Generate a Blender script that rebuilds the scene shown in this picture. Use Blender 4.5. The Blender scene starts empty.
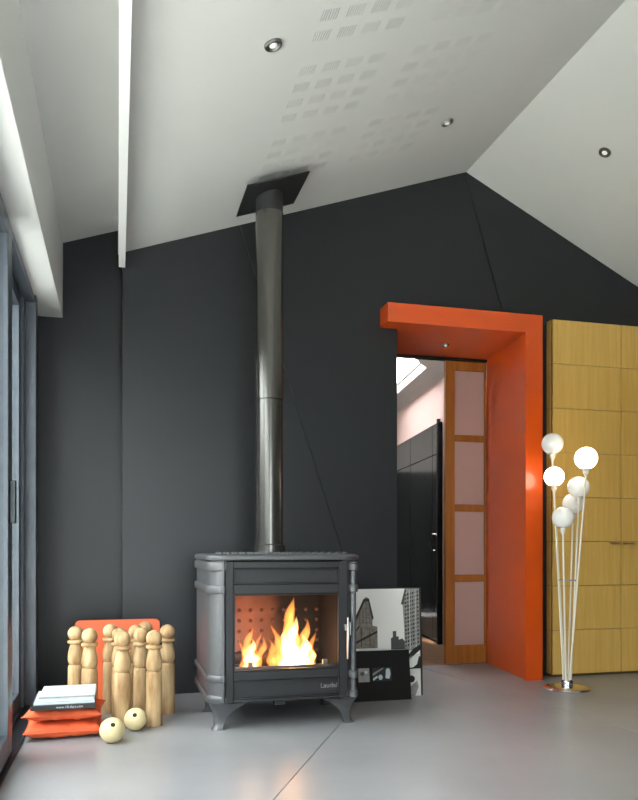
import bpy, bmesh, math, random
from mathutils import Vector, Matrix
random.seed(7)
S = bpy.context.scene
COL = S.collection
PI = math.pi

# ------------------------------------------------------------------ camera, world, exposure
cam_d = bpy.data.cameras.new('camera')
cam = bpy.data.objects.new('camera', cam_d); COL.objects.link(cam)
cam_d.sensor_fit = 'HORIZONTAL'; cam_d.sensor_width = 36.0
cam_d.lens = 760 / 638 * 36.0
cam_d.shift_y = 147 / 638
cam_d.clip_start = 0.02
cam.location = (0, 0, 0.9)
cam.rotation_euler = (PI / 2, 0, -math.atan(201 / 760))
S.camera = cam

w = bpy.data.worlds.new('overcast_sky'); S.world = w; w.use_nodes = True
bg = w.node_tree.nodes['Background']
bg.inputs['Color'].default_value = (1.0, 0.975, 0.995, 1)
bg.inputs['Strength'].default_value = 15.0

S.view_settings.view_transform = 'Standard'
S.view_settings.look = 'None'
S.view_settings.gamma = 1
S.view_settings.use_curve_mapping = False
S.view_settings.exposure = 0.0

sun_d = bpy.data.lights.new('sun', 'SUN'); sun_d.energy = 80.0; sun_d.angle = math.radians(2); sun_d.color = (1.0, 0.96, 0.9)
sun = bpy.data.objects.new('sun', sun_d); COL.objects.link(sun)          # from beyond the added wing: falls on terrace and on the floor beside the camera
sun.rotation_euler = Vector((0, 0, -1)).rotation_difference(Vector((0.369, -0.527, -0.766))).to_euler()

def portal(name, loc, rot, sx, sy):                   # daylight openings, guides the sky sampling only
    d = bpy.data.lights.new(name, 'AREA'); d.shape = 'RECTANGLE'; d.size = sx; d.size_y = sy
    d.energy = 1; d.cycles.is_portal = True
    o = bpy.data.objects.new(name, d); COL.objects.link(o); o.location = loc; o.rotation_euler = rot
    return o
portal('window_daylight', (-0.60, 2.25, 1.16), (0, -PI / 2, 0), 2.3, 4.5)
portal('gable_daylight', (0.75, -3.25, 1.2), (PI / 2, 0, 0), 1.9, 2.1)  # opening of the added rear window
portal('skylight_daylight', (2.5, 7.25, 2.86), (0, 0, 0), 1.3, 1.5)

# ------------------------------------------------------------------ materials
def lin(c):
    return tuple(((v / 255) / 12.92 if v / 255 <= 0.04045 else (((v / 255) + 0.055) / 1.055) ** 2.4) for v in c) + (1,)

def new_mat(name):
    m = bpy.data.materials.new(name); m.use_nodes = True
    nt = m.node_tree
    return m, nt, nt.nodes['Principled BSDF']

def mat(name, rgb, rough=0.5, metal=0.0, var=0.0, vscale=6.0, stretch=(1, 1, 1), bump=0.0, bscale=60.0,
        coat=0.0, spec=0.5, rvar=0.0, rgb2=None, detail=5.0, emit=None, es=0.0, rand=0.0, transl=0.0):
    m, nt, b = new_mat(name); N = nt.nodes; L = nt.links
    c = lin(rgb)
    b.inputs['Base Color'].default_value = c
    b.inputs['Roughness'].default_value = rough
    b.inputs['Metallic'].default_value = metal
    b.inputs['Specular IOR Level'].default_value = spec
    b.inputs['Coat Weight'].default_value = coat
    b.inputs['Coat Roughness'].default_value = 0.1
    if emit:
        b.inputs['Emission Color'].default_value = lin(emit); b.inputs['Emission Strength'].default_value = es
    if var or rvar or bump or rgb2:
        tc = N.new('ShaderNodeTexCoord'); mp = N.new('ShaderNodeMapping')
        mp.inputs['Scale'].default_value = stretch
        src = tc.outputs['Object']
        if rand:
            oi = N.new('ShaderNodeObjectInfo'); ad = N.new('ShaderNodeVectorMath'); ad.operation = 'MULTIPLY_ADD'
            cb = N.new('ShaderNodeCombineXYZ')
            for k in range(3): L.new(oi.outputs['Random'], cb.inputs[k])
            ad.inputs[1].default_value = (rand, rand * 1.7, rand * 2.3)
            L.new(cb.outputs[0], ad.inputs[0]); L.new(src, ad.inputs[2]); src = ad.outputs[0]
        L.new(src, mp.inputs['Vector'])
        nz = N.new('ShaderNodeTexNoise'); nz.inputs['Scale'].default_value = vscale
        nz.inputs['Detail'].default_value = detail; nz.inputs['Roughness'].default_value = 0.6
        L.new(mp.outputs['Vector'], nz.inputs['Vector'])
        rp = N.new('ShaderNodeValToRGB'); rp.color_ramp.elements[0].position = 0.3; rp.color_ramp.elements[1].position = 0.72
        if rgb2:
            rp.color_ramp.elements[0].color = lin(rgb2); rp.color_ramp.elements[1].color = c
        else:
            rp.color_ramp.elements[0].color = tuple(v * (1 - var) for v in c[:3]) + (1,)
            rp.color_ramp.elements[1].color = tuple(min(1, v * (1 + var)) for v in c[:3]) + (1,)
        L.new(nz.outputs['Fac'], rp.inputs['Fac']); L.new(rp.outputs['Color'], b.inputs['Base Color'])
        if rvar:
            mr = N.new('ShaderNodeMapRange'); mr.inputs['To Min'].default_value = max(0.02, rough - rvar)
            mr.inputs['To Max'].default_value = rough + rvar
            mr.inputs['From Min'].default_value = 0.3; mr.inputs['From Max'].default_value = 0.7
            L.new(nz.outputs['Fac'], mr.inputs['Value']); L.new(mr.outputs['Result'], b.inputs['Roughness'])
        if bump:
            n2 = N.new('ShaderNodeTexNoise'); n2.inputs['Scale'].default_value = bscale; n2.inputs['Detail'].default_value = 3
            L.new(mp.outputs['Vector'], n2.inputs['Vector'])
            bp = N.new('ShaderNodeBump'); bp.inputs['Strength'].default_value = bump; bp.inputs['Distance'].default_value = 0.004
            L.new(n2.outputs['Fac'], bp.inputs['Height']); L.new(bp.outputs['Normal'], b.inputs['Normal'])
    return m

def wood(name, a, bcol, rough=0.4, axis='Z', scale=30.0, coat=0.0, bump=0.05, rand=3.0, spec=0.5, ystretch=0.05):
    st = {'Z': (1, 1, ystretch), 'X': (0.05, 1, 1), 'Y': (1, 0.05, 1)}[axis]
    return mat(name, a, rough, rgb2=bcol, vscale=scale, stretch=st, coat=coat, bump=bump, bscale=scale * 2.5, rand=rand, spec=spec)

def glass_mat(name, tint=(255, 255, 255), ior=1.5, rough=0.0, trans=1.0):
    m = bpy.data.materials.new(name); m.use_nodes = True; nt = m.node_tree; N = nt.nodes; N.clear()
    out = N.new('ShaderNodeOutputMaterial'); mx = N.new('ShaderNodeMixShader'); fr = N.new('ShaderNodeFresnel')
    ge = N.new('ShaderNodeNewGeometry'); mr = N.new('ShaderNodeMapRange')      # thin sheet: same reflectance entering and leaving
    mr.inputs['To Min'].default_value = ior; mr.inputs['To Max'].default_value = 1 / ior
    nt.links.new(ge.outputs['Backfacing'], mr.inputs['Value']); nt.links.new(mr.outputs['Result'], fr.inputs['IOR'])
    t = N.new('ShaderNodeBsdfTransparent'); t.inputs['Color'].default_value = lin(tint)
    g = N.new('ShaderNodeBsdfGlossy'); g.inputs['Roughness'].default_value = rough
    nt.links.new(fr.outputs[0], mx.inputs[0]); nt.links.new(t.outputs[0], mx.inputs[1]); nt.links.new(g.outputs[0], mx.inputs[2])
    nt.links.new(mx.outputs[0], out.inputs['Surface'])
    return m

def flame_mat(name, rgb, strength):
    m = bpy.data.materials.new(name); m.use_nodes = True; nt = m.node_tree; N = nt.nodes; N.clear()
    out = N.new('ShaderNodeOutputMaterial'); e = N.new('ShaderNodeEmission')
    e.inputs['Color'].default_value = rgb + (1,); e.inputs['Strength'].default_value = strength
    nt.links.new(e.outputs[0], out.inputs['Volume'])
    return m

def frosted(name, rgb, fac=0.5):
    m, nt, b = new_mat(name); N = nt.nodes
    b.inputs['Base Color'].default_value = lin(rgb); b.inputs['Roughness'].default_value = 0.35
    tr = N.new('ShaderNodeBsdfTranslucent'); tr.inputs['Color'].default_value = lin(rgb)
    mx = N.new('ShaderNodeMixShader'); mx.inputs[0].default_value = fac
    nt.links.new(b.outputs[0], mx.inputs[1]); nt.links.new(tr.outputs[0], mx.inputs[2])
    nt.links.new(mx.outputs[0], N['Material Output'].inputs['Surface'])
    return m

M = {}
M['charcoal'] = mat('charcoal_wall_paint', (32, 33, 36), 0.4, var=0.05, vscale=3, spec=0.35, bump=0.03, bscale=160)
M['joint'] = mat('joint_black', (10, 10, 11), 0.8)
M['white'] = mat('ceiling_white', (208, 207, 203), 0.75, var=0.015, vscale=2)
M['white_trim'] = mat('trim_white', (232, 232, 229), 0.5)
M['slot'] = mat('slot_dark', (120, 120, 118), 0.9)
M['concrete'] = mat('polished_concrete', (152, 151, 151), 0.31, rgb2=(136, 136, 138), vscale=1.6, detail=5)
M['concrete_edge'] = mat('concrete_joint', (118, 112, 102), 0.7)
M['alu'] = mat('grey_aluminium', (74, 80, 88), 0.38, metal=0.2)
M['alu_dark'] = mat('dark_aluminium', (38, 42, 47), 0.4, metal=0.3)
M['glass'] = glass_mat('window_glass', (240, 246, 246))
M['stove_glass'] = glass_mat('stove_glass', (245, 240, 238), ior=1.4)
M['iron'] = mat('cast_iron_lit', (90, 90, 92), 0.42, metal=0.45, var=0.07, vscale=25, bump=0.06, bscale=350)  # lighter copy of the stove iron, window light put into the colour
M['iron_shaded'] = mat('cast_iron_shaded', (40, 40, 42), 0.46, metal=0.35, var=0.07, vscale=25, bump=0.06, bscale=350)  # darker copy for the stove front, its shade put into the colour
M['pipe'] = mat('flue_steel', (98, 96, 92), 0.24, metal=0.8, var=0.03, vscale=9)
M['plate'] = mat('flue_plate', (52, 52, 53), 0.5, metal=0.4)
M['steel'] = mat('brushed_steel', (170, 170, 170), 0.3, metal=1.0)
M['ring'] = mat('satin_ring', (118, 116, 114), 0.35, metal=0.9)
M['chrome'] = mat('chrome', (224, 224, 226), 0.22, metal=1.0)
M['brick'] = mat('firebrick', (150, 104, 92), 0.85, var=0.12, vscale=14, bump=0.1)
def graded_brick(name):
    m, nt, b = new_mat(name); N = nt.nodes; L = nt.links
    b.inputs['Roughness'].default_value = 0.85
    tc = N.new('ShaderNodeTexCoord'); sx = N.new('ShaderNodeSeparateXYZ'); L.new(tc.outputs['Object'], sx.inputs[0])
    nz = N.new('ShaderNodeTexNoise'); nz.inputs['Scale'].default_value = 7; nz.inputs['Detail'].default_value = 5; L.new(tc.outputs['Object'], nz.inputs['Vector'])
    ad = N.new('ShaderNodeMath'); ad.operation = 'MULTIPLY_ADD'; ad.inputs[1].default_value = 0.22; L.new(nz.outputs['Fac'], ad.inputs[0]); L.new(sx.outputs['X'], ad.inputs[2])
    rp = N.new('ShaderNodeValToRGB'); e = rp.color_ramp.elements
    e[0].position = 0.02; e[0].color = lin((150, 106, 94)); e[1].position = 0.20; e[1].color = lin((20, 15, 14))  # brick tone on the left, near black to the right
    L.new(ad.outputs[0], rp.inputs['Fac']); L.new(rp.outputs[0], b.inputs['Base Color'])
    return m
M['fireback'] = graded_brick('graded_fireback')
M['soot_brick'] = mat('sooty_rivet', (104, 72, 64), 0.85)
M['soot'] = mat('soot_black', (24, 18, 16), 0.85)
M['ember'] = mat('ember_log', (66, 40, 28), 0.9, rgb2=(30, 20, 16), vscale=30, bump=0.5, bscale=60)
M['flame'] = flame_mat('flame_glow', (1.0, 0.36, 0.07), 80.0)
M['flame_core'] = flame_mat('flame_core_glow', (1.0, 0.55, 0.18), 190.0)
M['orange'] = mat('orange_lacquer', (206, 76, 4), 0.32, coat=0.4, var=0.02, vscale=2)
M['orange_board'] = mat('orange_board', (212, 90, 42), 0.35, var=0.03, vscale=5)
M['orange_cloth'] = mat('orange_cloth', (222, 96, 54), 0.8, var=0.06, vscale=12, bump=0.25, bscale=500)
M['cab'] = wood('bamboo_veneer', (222, 181, 100), (208, 163, 80), 0.32, 'Z', 45, coat=0.15, rand=6)
M['cab_in'] = mat('cabinet_core', (96, 70, 30), 0.7)
M['door_wood'] = wood('oiled_door_wood', (168, 106, 38), (138, 82, 26), 0.35, 'Z', 28, coat=0.1)
M['frost'] = frosted('frosted_pane', (210, 184, 176))
M['opal_pane'] = frosted('opal_skylight', (246, 246, 248), 0.92)
M['pink'] = mat('pale_pink_plaster', (214, 186, 178), 0.8, var=0.02)
M['green'] = mat('dark_green_lacquer', (16, 21, 19), 0.16, coat=0.4, var=0.05)
M['plank'] = wood('floor_plank', (122, 92, 64), (88, 64, 44), 0.35, 'X', 14)
M['peg'] = wood('weathered_peg_wood', (206, 178, 134), (138, 98, 54), 0.65, 'Z', 22, bump=0.25, rand=9, ystretch=0.18)
M['ball'] = mat('pale_ball_wood', (218, 200, 152), 0.45, var=0.07, vscale=9, stretch=(1, 1, 3))
M['hole'] = mat('hole_dark', (40, 30, 20), 0.9)
M['globe'] = mat('opal_glass', (236, 234, 228), 0.25, coat=0.3, emit=(255, 246, 232), es=0.12)
M['globe_lit'] = mat('opal_glass_lit', (250, 246, 238), 0.25, emit=(255, 236, 208), es=9.0)
M['rod'] = mat('cream_rod', (236, 226, 206), 0.3)
M['bulb'] = mat('spot_bulb', (240, 240, 236), 0.2, emit=(255, 250, 240), es=0.25)
M['black_board'] = mat('black_mount', (20, 16, 15), 0.6, spec=0.2)
M['paper'] = mat('paper_white', (188, 197, 200), 0.5)
M['paper2'] = mat('paper_grey', (196, 202, 206), 0.5)
M['pages'] = mat('page_block', (222, 220, 214), 0.8, var=0.12, vscale=300, stretch=(0.01, 0.01, 1))
M['spine'] = mat('black_spine', (26, 24, 26), 0.45)
M['mauve'] = mat('mauve_cover', (190, 176, 186), 0.5)
M['ink'] = mat('print_black', (18, 17, 17), 0.45)
M['sepia'] = mat('print_stone', (150, 138, 124), 0.45, rgb2=(96, 86, 76), vscale=40)
M['sky'] = mat('print_sky', (236, 232, 226), 0.45)
M['grey_d'] = mat('print_dark_grey', (70, 68, 66), 0.45)
M['grey_m'] = mat('print_mid_grey', (140, 137, 133), 0.45, var=0.25, vscale=30)
M['grey_l'] = mat('print_light_grey', (214, 211, 206), 0.45, var=0.1, vscale=30)
M['terrace'] = mat('terrace_stone', (214, 212, 206), 0.8, var=0.08, vscale=2)
M['wing'] = mat('dark_render', (58, 64, 70), 0.85, var=0.06, vscale=3)
M['lawn'] = mat('lawn_grass', (78, 80, 64), 0.9, var=0.2, vscale=4)
M['hedge'] = mat('hedge_leaf', (38, 50, 40), 0.8, rgb2=(20, 28, 22), vscale=8)

# ------------------------------------------------------------------ mesh helpers
class MB:
    def __init__(s): s.v = []; s.f = []; s.m = []; s.sm = []
    def face(s, idx, mi=0, smooth=False): s.f.append(tuple(idx)); s.m.append(mi); s.sm.append(smooth)
    def pts(s, ps):
        i = len(s.v); s.v += [tuple(p) for p in ps]; return list(range(i, i + len(ps)))
    def poly(s, ps, mi=0): s.face(s.pts(ps), mi)
    def box(s, a, b, mi=0):
        x0, y0, z0 = a; x1, y1, z1 = b
        i = s.pts([(x0,y0,z0),(x1,y0,z0),(x1,y1,z0),(x0,y1,z0),(x0,y0,z1),(x1,y0,z1),(x1,y1,z1),(x0,y1,z1)])
        for q in ((0,3,2,1),(4,5,6,7),(0,1,5,4),(1,2,6,5),(2,3,7,6),(3,0,4,7)): s.face([i[k] for k in q], mi)
        return s
    def prism(s, poly, h0, h1, axis='Z', mi=0, smooth=False):
        # poly of 2-D points; axis is the extrusion axis
        def P(p, h):
            return {'Z': (p[0], p[1], h), 'Y': (p[0], h, p[1]), 'X': (h, p[0], p[1])}[axis]
        n = len(poly); a = s.pts([P(p, h0) for p in poly]); b = s.pts([P(p, h1) for p in poly])
        s.face(a[::-1], mi); s.face(b, mi)
        for k in range(n):
            s.face([a[k], a[(k + 1) % n], b[(k + 1) % n], b[k]], mi, smooth)
        return s
    def loft(s, rings, caps=True, mi=0, smooth=True, closed=True):
        idx = [s.pts(r) for r in rings]; n = len(rings[0])
        for a, b in zip(idx, idx[1:]):
            for k in range(n if closed else n - 1):
                s.face([a[k], a[(k + 1) % n], b[(k + 1) % n], b[k]], mi, smooth)
        if caps:
            s.face(idx[0][::-1], mi); s.face(idx[-1], mi)
        return s
    def lathe(s, prof, c=(0, 0, 0), n=24, mi=0, caps=True):
        s.loft([[(c[0] + r * math.cos(2*PI*k/n), c[1] + r * math.sin(2*PI*k/n), c[2] + z) for k in range(n)] for r, z in prof], caps, mi)
        return s
    def tube(s, path, r, n=10, mi=0):
        path = [Vector(p) for p in path]; rings = []
        for i, p in enumerate(path):
            t = (path[min(i + 1, len(path) - 1)] - path[max(i - 1, 0)]).normalized()
            u = t.orthogonal().normalized() if i == 0 else (u - t * u.dot(t)).normalized()
            v = t.cross(u); rr = r[i] if isinstance(r, (list, tuple)) else r
            rings.append([p + (u * math.cos(2*PI*k/n) + v * math.sin(2*PI*k/n)) * rr for k in range(n)])
        s.loft(rings, True, mi); return s
    def sphere(s, c, r, n=28, m=16, mi=0):
        s.lathe([(max(1e-4, r * math.sin(PI * k / m)), -r * math.cos(PI * k / m)) for k in range(m + 1)], c, n, mi); return s
    def build(s, name, mats, parent=None, bevel=0.0, loc=None, seg=2):
        me = bpy.data.meshes.new(name); me.from_pydata(s.v, [], s.f)
        for mm in (mats if isinstance(mats, (list, tuple)) else [mats]): me.materials.append(M[mm] if isinstance(mm, str) else mm)
        for p, mi, sm in zip(me.polygons, s.m, s.sm): p.material_index = mi; p.use_smooth = sm
        bm = bmesh.new(); bm.from_mesh(me); bmesh.ops.recalc_face_normals(bm, faces=bm.faces); bm.to_mesh(me); bm.free()
        me.update()
        me.set_sharp_from_angle(angle=math.radians(42))
        o = bpy.data.objects.new(name, me); COL.objects.link(o)
        if parent: o.parent = parent
        if loc: o.location = loc
        if bevel:
            bv = o.modifiers.new('bevel', 'BEVEL'); bv.width = bevel; bv.segments = seg; bv.limit_method = 'ANGLE'
            bv.angle_limit = math.radians(40)
        return o

def tag(o, label=None, cat=None, group=None, kind=None):
    if label: o['label'] = label
    if cat: o['category'] = cat
    if group: o['group'] = group
    if kind: o['kind'] = kind
    return o
def thing(name, label=None, cat=None, loc=(0, 0, 0), group=None, kind=None, rz=0):
    o = bpy.data.objects.new(name, None); COL.objects.link(o); o.location = loc; o.rotation_euler = (0, 0, rz)
    o.empty_display_size = 0.1
    return tag(o, label, cat, group, kind)
def struct(o, label=None, cat=None): return tag(o, label, cat, kind='structure')
def clone(o, parent=None, loc=None):
    c = o.copy(); COL.objects.link(c); c.parent = parent
    if loc is not None: c.location = loc
    for ch in list(o.children): clone(ch, c)
    return c
def rrect(x0, z0, x1, z1, r, n=6):
    out = []
    for cx, cz, a0 in ((x1 - r, z0 + r, -PI/2), (x1 - r, z1 - r, 0), (x0 + r, z1 - r, PI/2), (x0 + r, z0 + r, PI)):
        for k in range(n + 1):
            a = a0 + PI / 2 * k / n; out.append((cx + r * math.cos(a), cz + r * math.sin(a)))
    return out
def text_mesh(name, txt, size, material, parent, mw, align='CENTER', ext=0.0006):
    cu = bpy.data.curves.new(name, 'FONT'); cu.body = txt; cu.size = size; cu.align_x = align; cu.align_y = 'CENTER'; cu.extrude = ext
    t = bpy.data.objects.new(name, cu); COL.objects.link(t)
    dg = bpy.context.evaluated_depsgraph_get(); dg.update()
    me = bpy.data.meshes.new_from_object(t.evaluated_get(dg)); bpy.data.objects.remove(t); bpy.data.curves.remove(cu)
    me.materials.clear(); me.materials.append(M[material]); me.transform(mw)
    o = bpy.data.objects.new(name, me); COL.objects.link(o); o.parent = parent
    return o

# ------------------------------------------------------------------ setting
W, BAY = 4.73, 4.95                   # main back wall, recessed bay wall
RX, RZ = 2.283, 3.444                 # roof ridge
KL, KR = 0.341, 0.487
YB = -3.2                             # rear end of the room
XR = 4.25
def zl(x): return RZ + KL * (x - RX)
def zr(x): return RZ - KR * (x - RX)
def j1y(y): return 0.544 + 0.528 * (y - 2.675)        # saw joint across the floor
def j2y(y): return 2.407 - 0.12 * (y - 3.5)

floor = struct(MB().box((-0.62, YB, -0.12), (XR, 5.36, -0.012)).build('floor', 'concrete_edge'), 'grey polished concrete floor with long saw-cut joints', 'floor')
g = 0.0016
y0f = 2.675 + (-0.62 - 0.544) / 0.528
for pl in ([(-0.62, y0f + 0.004), (j1y(5.36) - g, 5.36), (-0.62, 5.36)],
           [(-0.62, YB), (j2y(YB) - g, YB), (j2y(5.36) - g, 5.36), (j1y(5.36) + g, 5.36), (-0.62, y0f - 0.004)],
           [(j2y(YB) + g, YB), (XR, YB), (XR, 5.36), (j2y(5.36) + g, 5.36)]):
    MB().prism(pl, -0.012, 0.0).build('concrete_slab', 'concrete', floor)

# back wall: three flush panels with open diagonal joints on a black backing
wall_back = struct(MB().prism([(0.026, 0), (1.785, 0), (1.785, 2.466), (2.775, 2.466), (2.775, 0), (XR, 0), (XR, zr(XR)), (RX, RZ), (0.026, zl(0.026))],
                              W + 0.02, W + 0.12, 'Y').build('wall_back', 'joint'), 'charcoal gable wall with two thin diagonal joints', 'wall')
for pl in ([(0.026, 0), (1.694 - g, 0), (0.736 - g, 2.917), (0.026, zl(0.026))],
           [(1.694 + g, 0), (1.785, 0), (1.785, 2.466), (2.573 - g, 2.466), (2.272 - g, zl(2.27)), (0.736 + g, 2.9175)],
           [(2.573 + g, 2.466), (2.775, 2.466), (2.775, 0), (XR, 0), (XR, zr(XR)), (RX, RZ), (2.272 + g, zl(2.276))]):
    MB().prism(pl, W, W + 0.02, 'Y').build('wall_panel', 'charcoal', wall_back)
struct(MB().prism([(-0.62, 0), (0.026, 0), (0.026, 3.0), (-0.62, 3.0)], BAY, BAY + 0.1, 'Y').build('wall_bay', 'charcoal'), 'charcoal wall of the window bay, set back', 'wall')
struct(MB().box((0.026, W + 0.121, 0), (0.12, BAY + 0.1, 3.05)).box((0.026, W + 0.0205, 2.70), (0.12, W + 0.121, 3.05)).build('wall_return', 'charcoal'), 'short charcoal wall return beside window bay', 'wall')
struct(MB().box((-0.62, 4.622, 0), (-0.475, BAY, 2.317)).build('wall_jamb', 'charcoal'), 'charcoal wall jamb at the end of glazing', 'wall')
struct(MB().box((XR, YB, 0), (XR + 0.1, W + 0.12, 2.6)).build('wall_right', 'charcoal'), 'charcoal side wall', 'wall')
# rear gable
wr = MB()
wr.prism([(-0.62, 2.25), (XR, 2.25), (XR, zr(XR)), (RX, RZ), (-0.62, 2.9)], YB - 0.1, YB, 'Y')
wr.box((-0.62, YB - 0.1, 0), (-0.2, YB, 2.25)); wr.box((1.7, YB - 0.1, 0), (XR, YB, 2.25)); wr.box((-0.2, YB - 0.1, 0), (1.7, YB, 0.15))
wg = thing('window_rear_added', 'unseen grey framed window added in the rear gable for light', 'window', (0.75, YB - 0.05, 0.15), kind='structure')  # unseen window, placed to light the fronts and the left wall
wm = MB()
for a, b in (((-0.95, -.03, 0), (-0.89, .03, 2.1)), ((0.89, -.03, 0), (0.95, .03, 2.1)), ((-0.89, -.03, 0), (0.89, .03, 0.06)), ((-0.89, -.03, 2.04), (0.89, .03, 2.1)), ((-.03, -.03, .06), (.03, .03, 2.04))): wm.box(a, b)
wm.build('window_frame', 'alu', wg)
for s_ in (-1, 1): MB().box((min(.03 * s_, .89 * s_), -.004, .06), (max(.03 * s_, .89 * s_), .004, 2.04)).build('pane', 'glass', wg)
struct(wr.build('wall_rear', 'white'), 'white rear gable wall with an added window', 'wall')

# ceiling: left slope with perforated acoustic clusters, right slope
YC0, YC1 = YB, W + 0.02
ceil_l = thing('ceiling', 'white sloping ceiling with groups of acoustic slots', 'ceiling', kind='structure')
XS = [0.742 + 0.104 * k for k in range(4)] + [1.257 + 0.104 * k for k in range(4)]
YS = [s + 0.124 * k for s in (1.31, 1.91, 2.51, 3.11, 3.71) for k in range(4)]
CW, CL = 0.072, 0.075
xc = sorted([0.0] + XS + [x + CW for x in XS] + [RX]); yc = sorted([YC0] + YS + [y + CL for y in YS] + [YC1])
mb = MB(); ids = {}
def cv(x, y):
    if (x, y) not in ids: ids[(x, y)] = mb.pts([(x, y, zl(x))])[0]
    return ids[(x, y)]
clusters = []
for a, b in zip(xc, xc[1:]):
    for c, d in zip(yc, yc[1:]):
        if any(abs(a - x) < 1e-6 for x in XS) and any(abs(c - y) < 1e-6 for y in YS): clusters.append((a, c))
        else: mb.face([cv(a, c), cv(b, c), cv(b, d), cv(a, d)])
mb.build('ceiling_board', 'white', ceil_l)
gm = MB(); ns = 7                                # one perforated cluster: seven slots running with the ridge
sw = CW / ns
def gp(x, y, up=0.0): return (x, y, KL * x + up)
m_ = 0.004
for k in range(ns):
    a, b, c, d = k * sw, k * sw + sw * 0.80, k * sw + sw, 0
    gm.poly([gp(a, 0), gp(b, 0), gp(b, CL), gp(a, CL)], 0)
    gm.poly([gp(b, 0), gp(c, 0), gp(c, m_), gp(b, m_)], 0); gm.poly([gp(b, CL - m_), gp(c, CL - m_), gp(c, CL), gp(b, CL)], 0)
    gm.poly([gp(b, m_, .012), gp(c, m_, .012), gp(c, CL - m_, .012), gp(b, CL - m_, .012)], 1)
    for q in ([gp(b, m_), gp(b, CL - m_)], [gp(c, CL - m_), gp(c, m_)], [gp(c, m_), gp(b, m_)], [gp(b, CL - m_), gp(c, CL - m_)]):
        (p1, p2) = q; gm.poly([p1, p2, (p2[0], p2[1], p2[2] + .012), (p1[0], p1[1], p1[2] + .012)], 0)
cl0 = gm.build('slot_panel', ['white', 'slot'], ceil_l, loc=(clusters[0][0], clusters[0][1], zl(clusters[0][0])))
for a, c in clusters[1:]:
    o = cl0.copy(); COL.objects.link(o); o.parent = ceil_l; o.location = (a, c, zl(a))
MB().prism([(0.034, zl(0.034) + 0.03), (RX, RZ + 0.03), (RX, RZ + 0.12), (0.034, zl(0.034) + 0.12)], YC0, YC1, 'Y').build('roof_deck', 'white', ceil_l)
struct(MB().prism([(RX, RZ), (XR, zr(XR)), (XR, zr(XR) + 0.12), (RX, RZ + 0.12)], YC0, YC1, 'Y').build('ceiling_slope', 'white'), 'white ceiling slope on the right of the ridge', 'ceiling')
struct(MB().prism([(-0.62, 2.895 - KL * 0.626), (0.03, 2.903), (0.03, 3.0), (-0.62, 3.0)], YB, BAY + 0.02, 'Y').build('ceiling_bay', 'white'), 'white ceiling of the window bay', 'ceiling')
struct(MB().box((0.004, YB, 2.585), (0.042, W + 0.0, 2.91)).build('trim_fascia', 'white_trim'), 'white fascia board along the ceiling edge', 'trim')
struct(MB().box((-0.62, YB, 2.317), (-0.329, BAY, 2.79)).build('trim_window_box', 'white_trim', bevel=0.003), 'white boxed beam above the sliding windows', 'trim')

# window wall: sliding leaves on two tracks
win = thing('window_1', 'grey aluminium sliding glass doors along the left side', 'window', (-0.5, 3.0, 0), kind='structure')
wl = Vector((-0.5, 3.0, 0))
def wbox(mbx, a, b): mbx.box(Vector(a) - wl, Vector(b) - wl); return mbx
WY0 = 0.0
struct(MB().box((-0.62, YB, 0), (-0.475, WY0, 2.317)).build('wall_light_block', 'charcoal'), 'charcoal wall added behind the camera to cut window light', 'wall')  # unseen blank wall, added to dim the right side of the room
fr = MB()
wbox(fr, (-0.60, 4.535, 0), (-0.445, 4.62, 2.316)); wbox(fr, (-0.60, 4.455, 0), (-0.50, 4.535, 2.316))
wbox(fr, (-0.61, WY0, 2.275), (-0.455, 4.535, 2.316)); wbox(fr, (-0.61, WY0, 0.0005), (-0.50, 4.535, 0.02))
wbox(fr, (-0.61, WY0, 2.255), (-0.575, 4.455, 2.275))
fr.build('window_frame', 'alu', win, bevel=0.003)
wbox(MB(), (-0.50, WY0, 0.0005), (-0.425, 4.53, 0.014)).build('floor_track', 'alu_dark', win)
def leaf(xa, xb, ya, yb, st=0.075):
    m = MB()
    wbox(m, (xa, ya, 0.022), (xb, ya + st, 2.273)); wbox(m, (xa, yb - st, 0.022), (xb, yb, 2.273))
    wbox(m, (xa, ya + st, 0.022), (xb, yb - st, 0.115)); wbox(m, (xa, ya + st, 2.205), (xb, yb - st, 2.273))
    o = m.build('sash', 'alu', win, bevel=0.003)
    xm = (xa + xb) / 2
    wbox(MB(), (xm - 0.004, ya + st, 0.115), (xm + 0.004, yb - st, 2.205)).build('pane', 'glass', o)
    return o
leaf(-0.56, -0.515, 3.30, 4.45)
sash = leaf(-0.485, -0.44, 1.75, 3.50, 0.12)
for zz in (0.5,):
    wbox(MB(), (-0.44, 3.41, 1.0), (-0.415, 3.44, 1.18)).build('handle', 'alu_dark', sash, bevel=0.004)
leaf(-0.56, -0.515, 0.02, 1.83)

# outside: added to shape the daylight
struct(MB().box((-3.4, -12, -0.14), (-0.62, BAY + 0.1, -0.02)).build('ground_terrace_added', 'terrace'), 'pale stone terrace added outside the windows to bounce light up', 'terrace')  # kept pale and narrow, added to bounce light onto the near ceiling
struct(MB().box((-45, -40, -0.16), (-3.4, 45, -0.05)).build('ground_lawn_added', 'lawn'), 'dark green lawn added beyond the terrace to cut upward bounce', 'lawn')  # added dark ground, reduces shallow light on the right ceiling slope
random.seed(3)
hb = bmesh.new()
for i in range(34):
    bmesh.ops.create_icosphere(hb, subdivisions=2, radius=1.15, matrix=Matrix.Translation((-8.5 + random.uniform(-.3, .3), 4.6 - 0.72 * i, 0.9 + (i % 2) * 1.1 + random.uniform(-.2, .3))))
for v in hb.verts:
    v.co += Vector((random.uniform(-.12, .12), random.uniform(-.12, .12), random.uniform(-.12, .12))); v.co.z = max(v.co.z, -0.05)
hm = bpy.data.meshes.new('sky_block_hedge'); hb.to_mesh(hm); hb.free(); hm.materials.append(M['hedge'])
ho = bpy.data.objects.new('sky_block_hedge', hm); COL.objects.link(ho)
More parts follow.
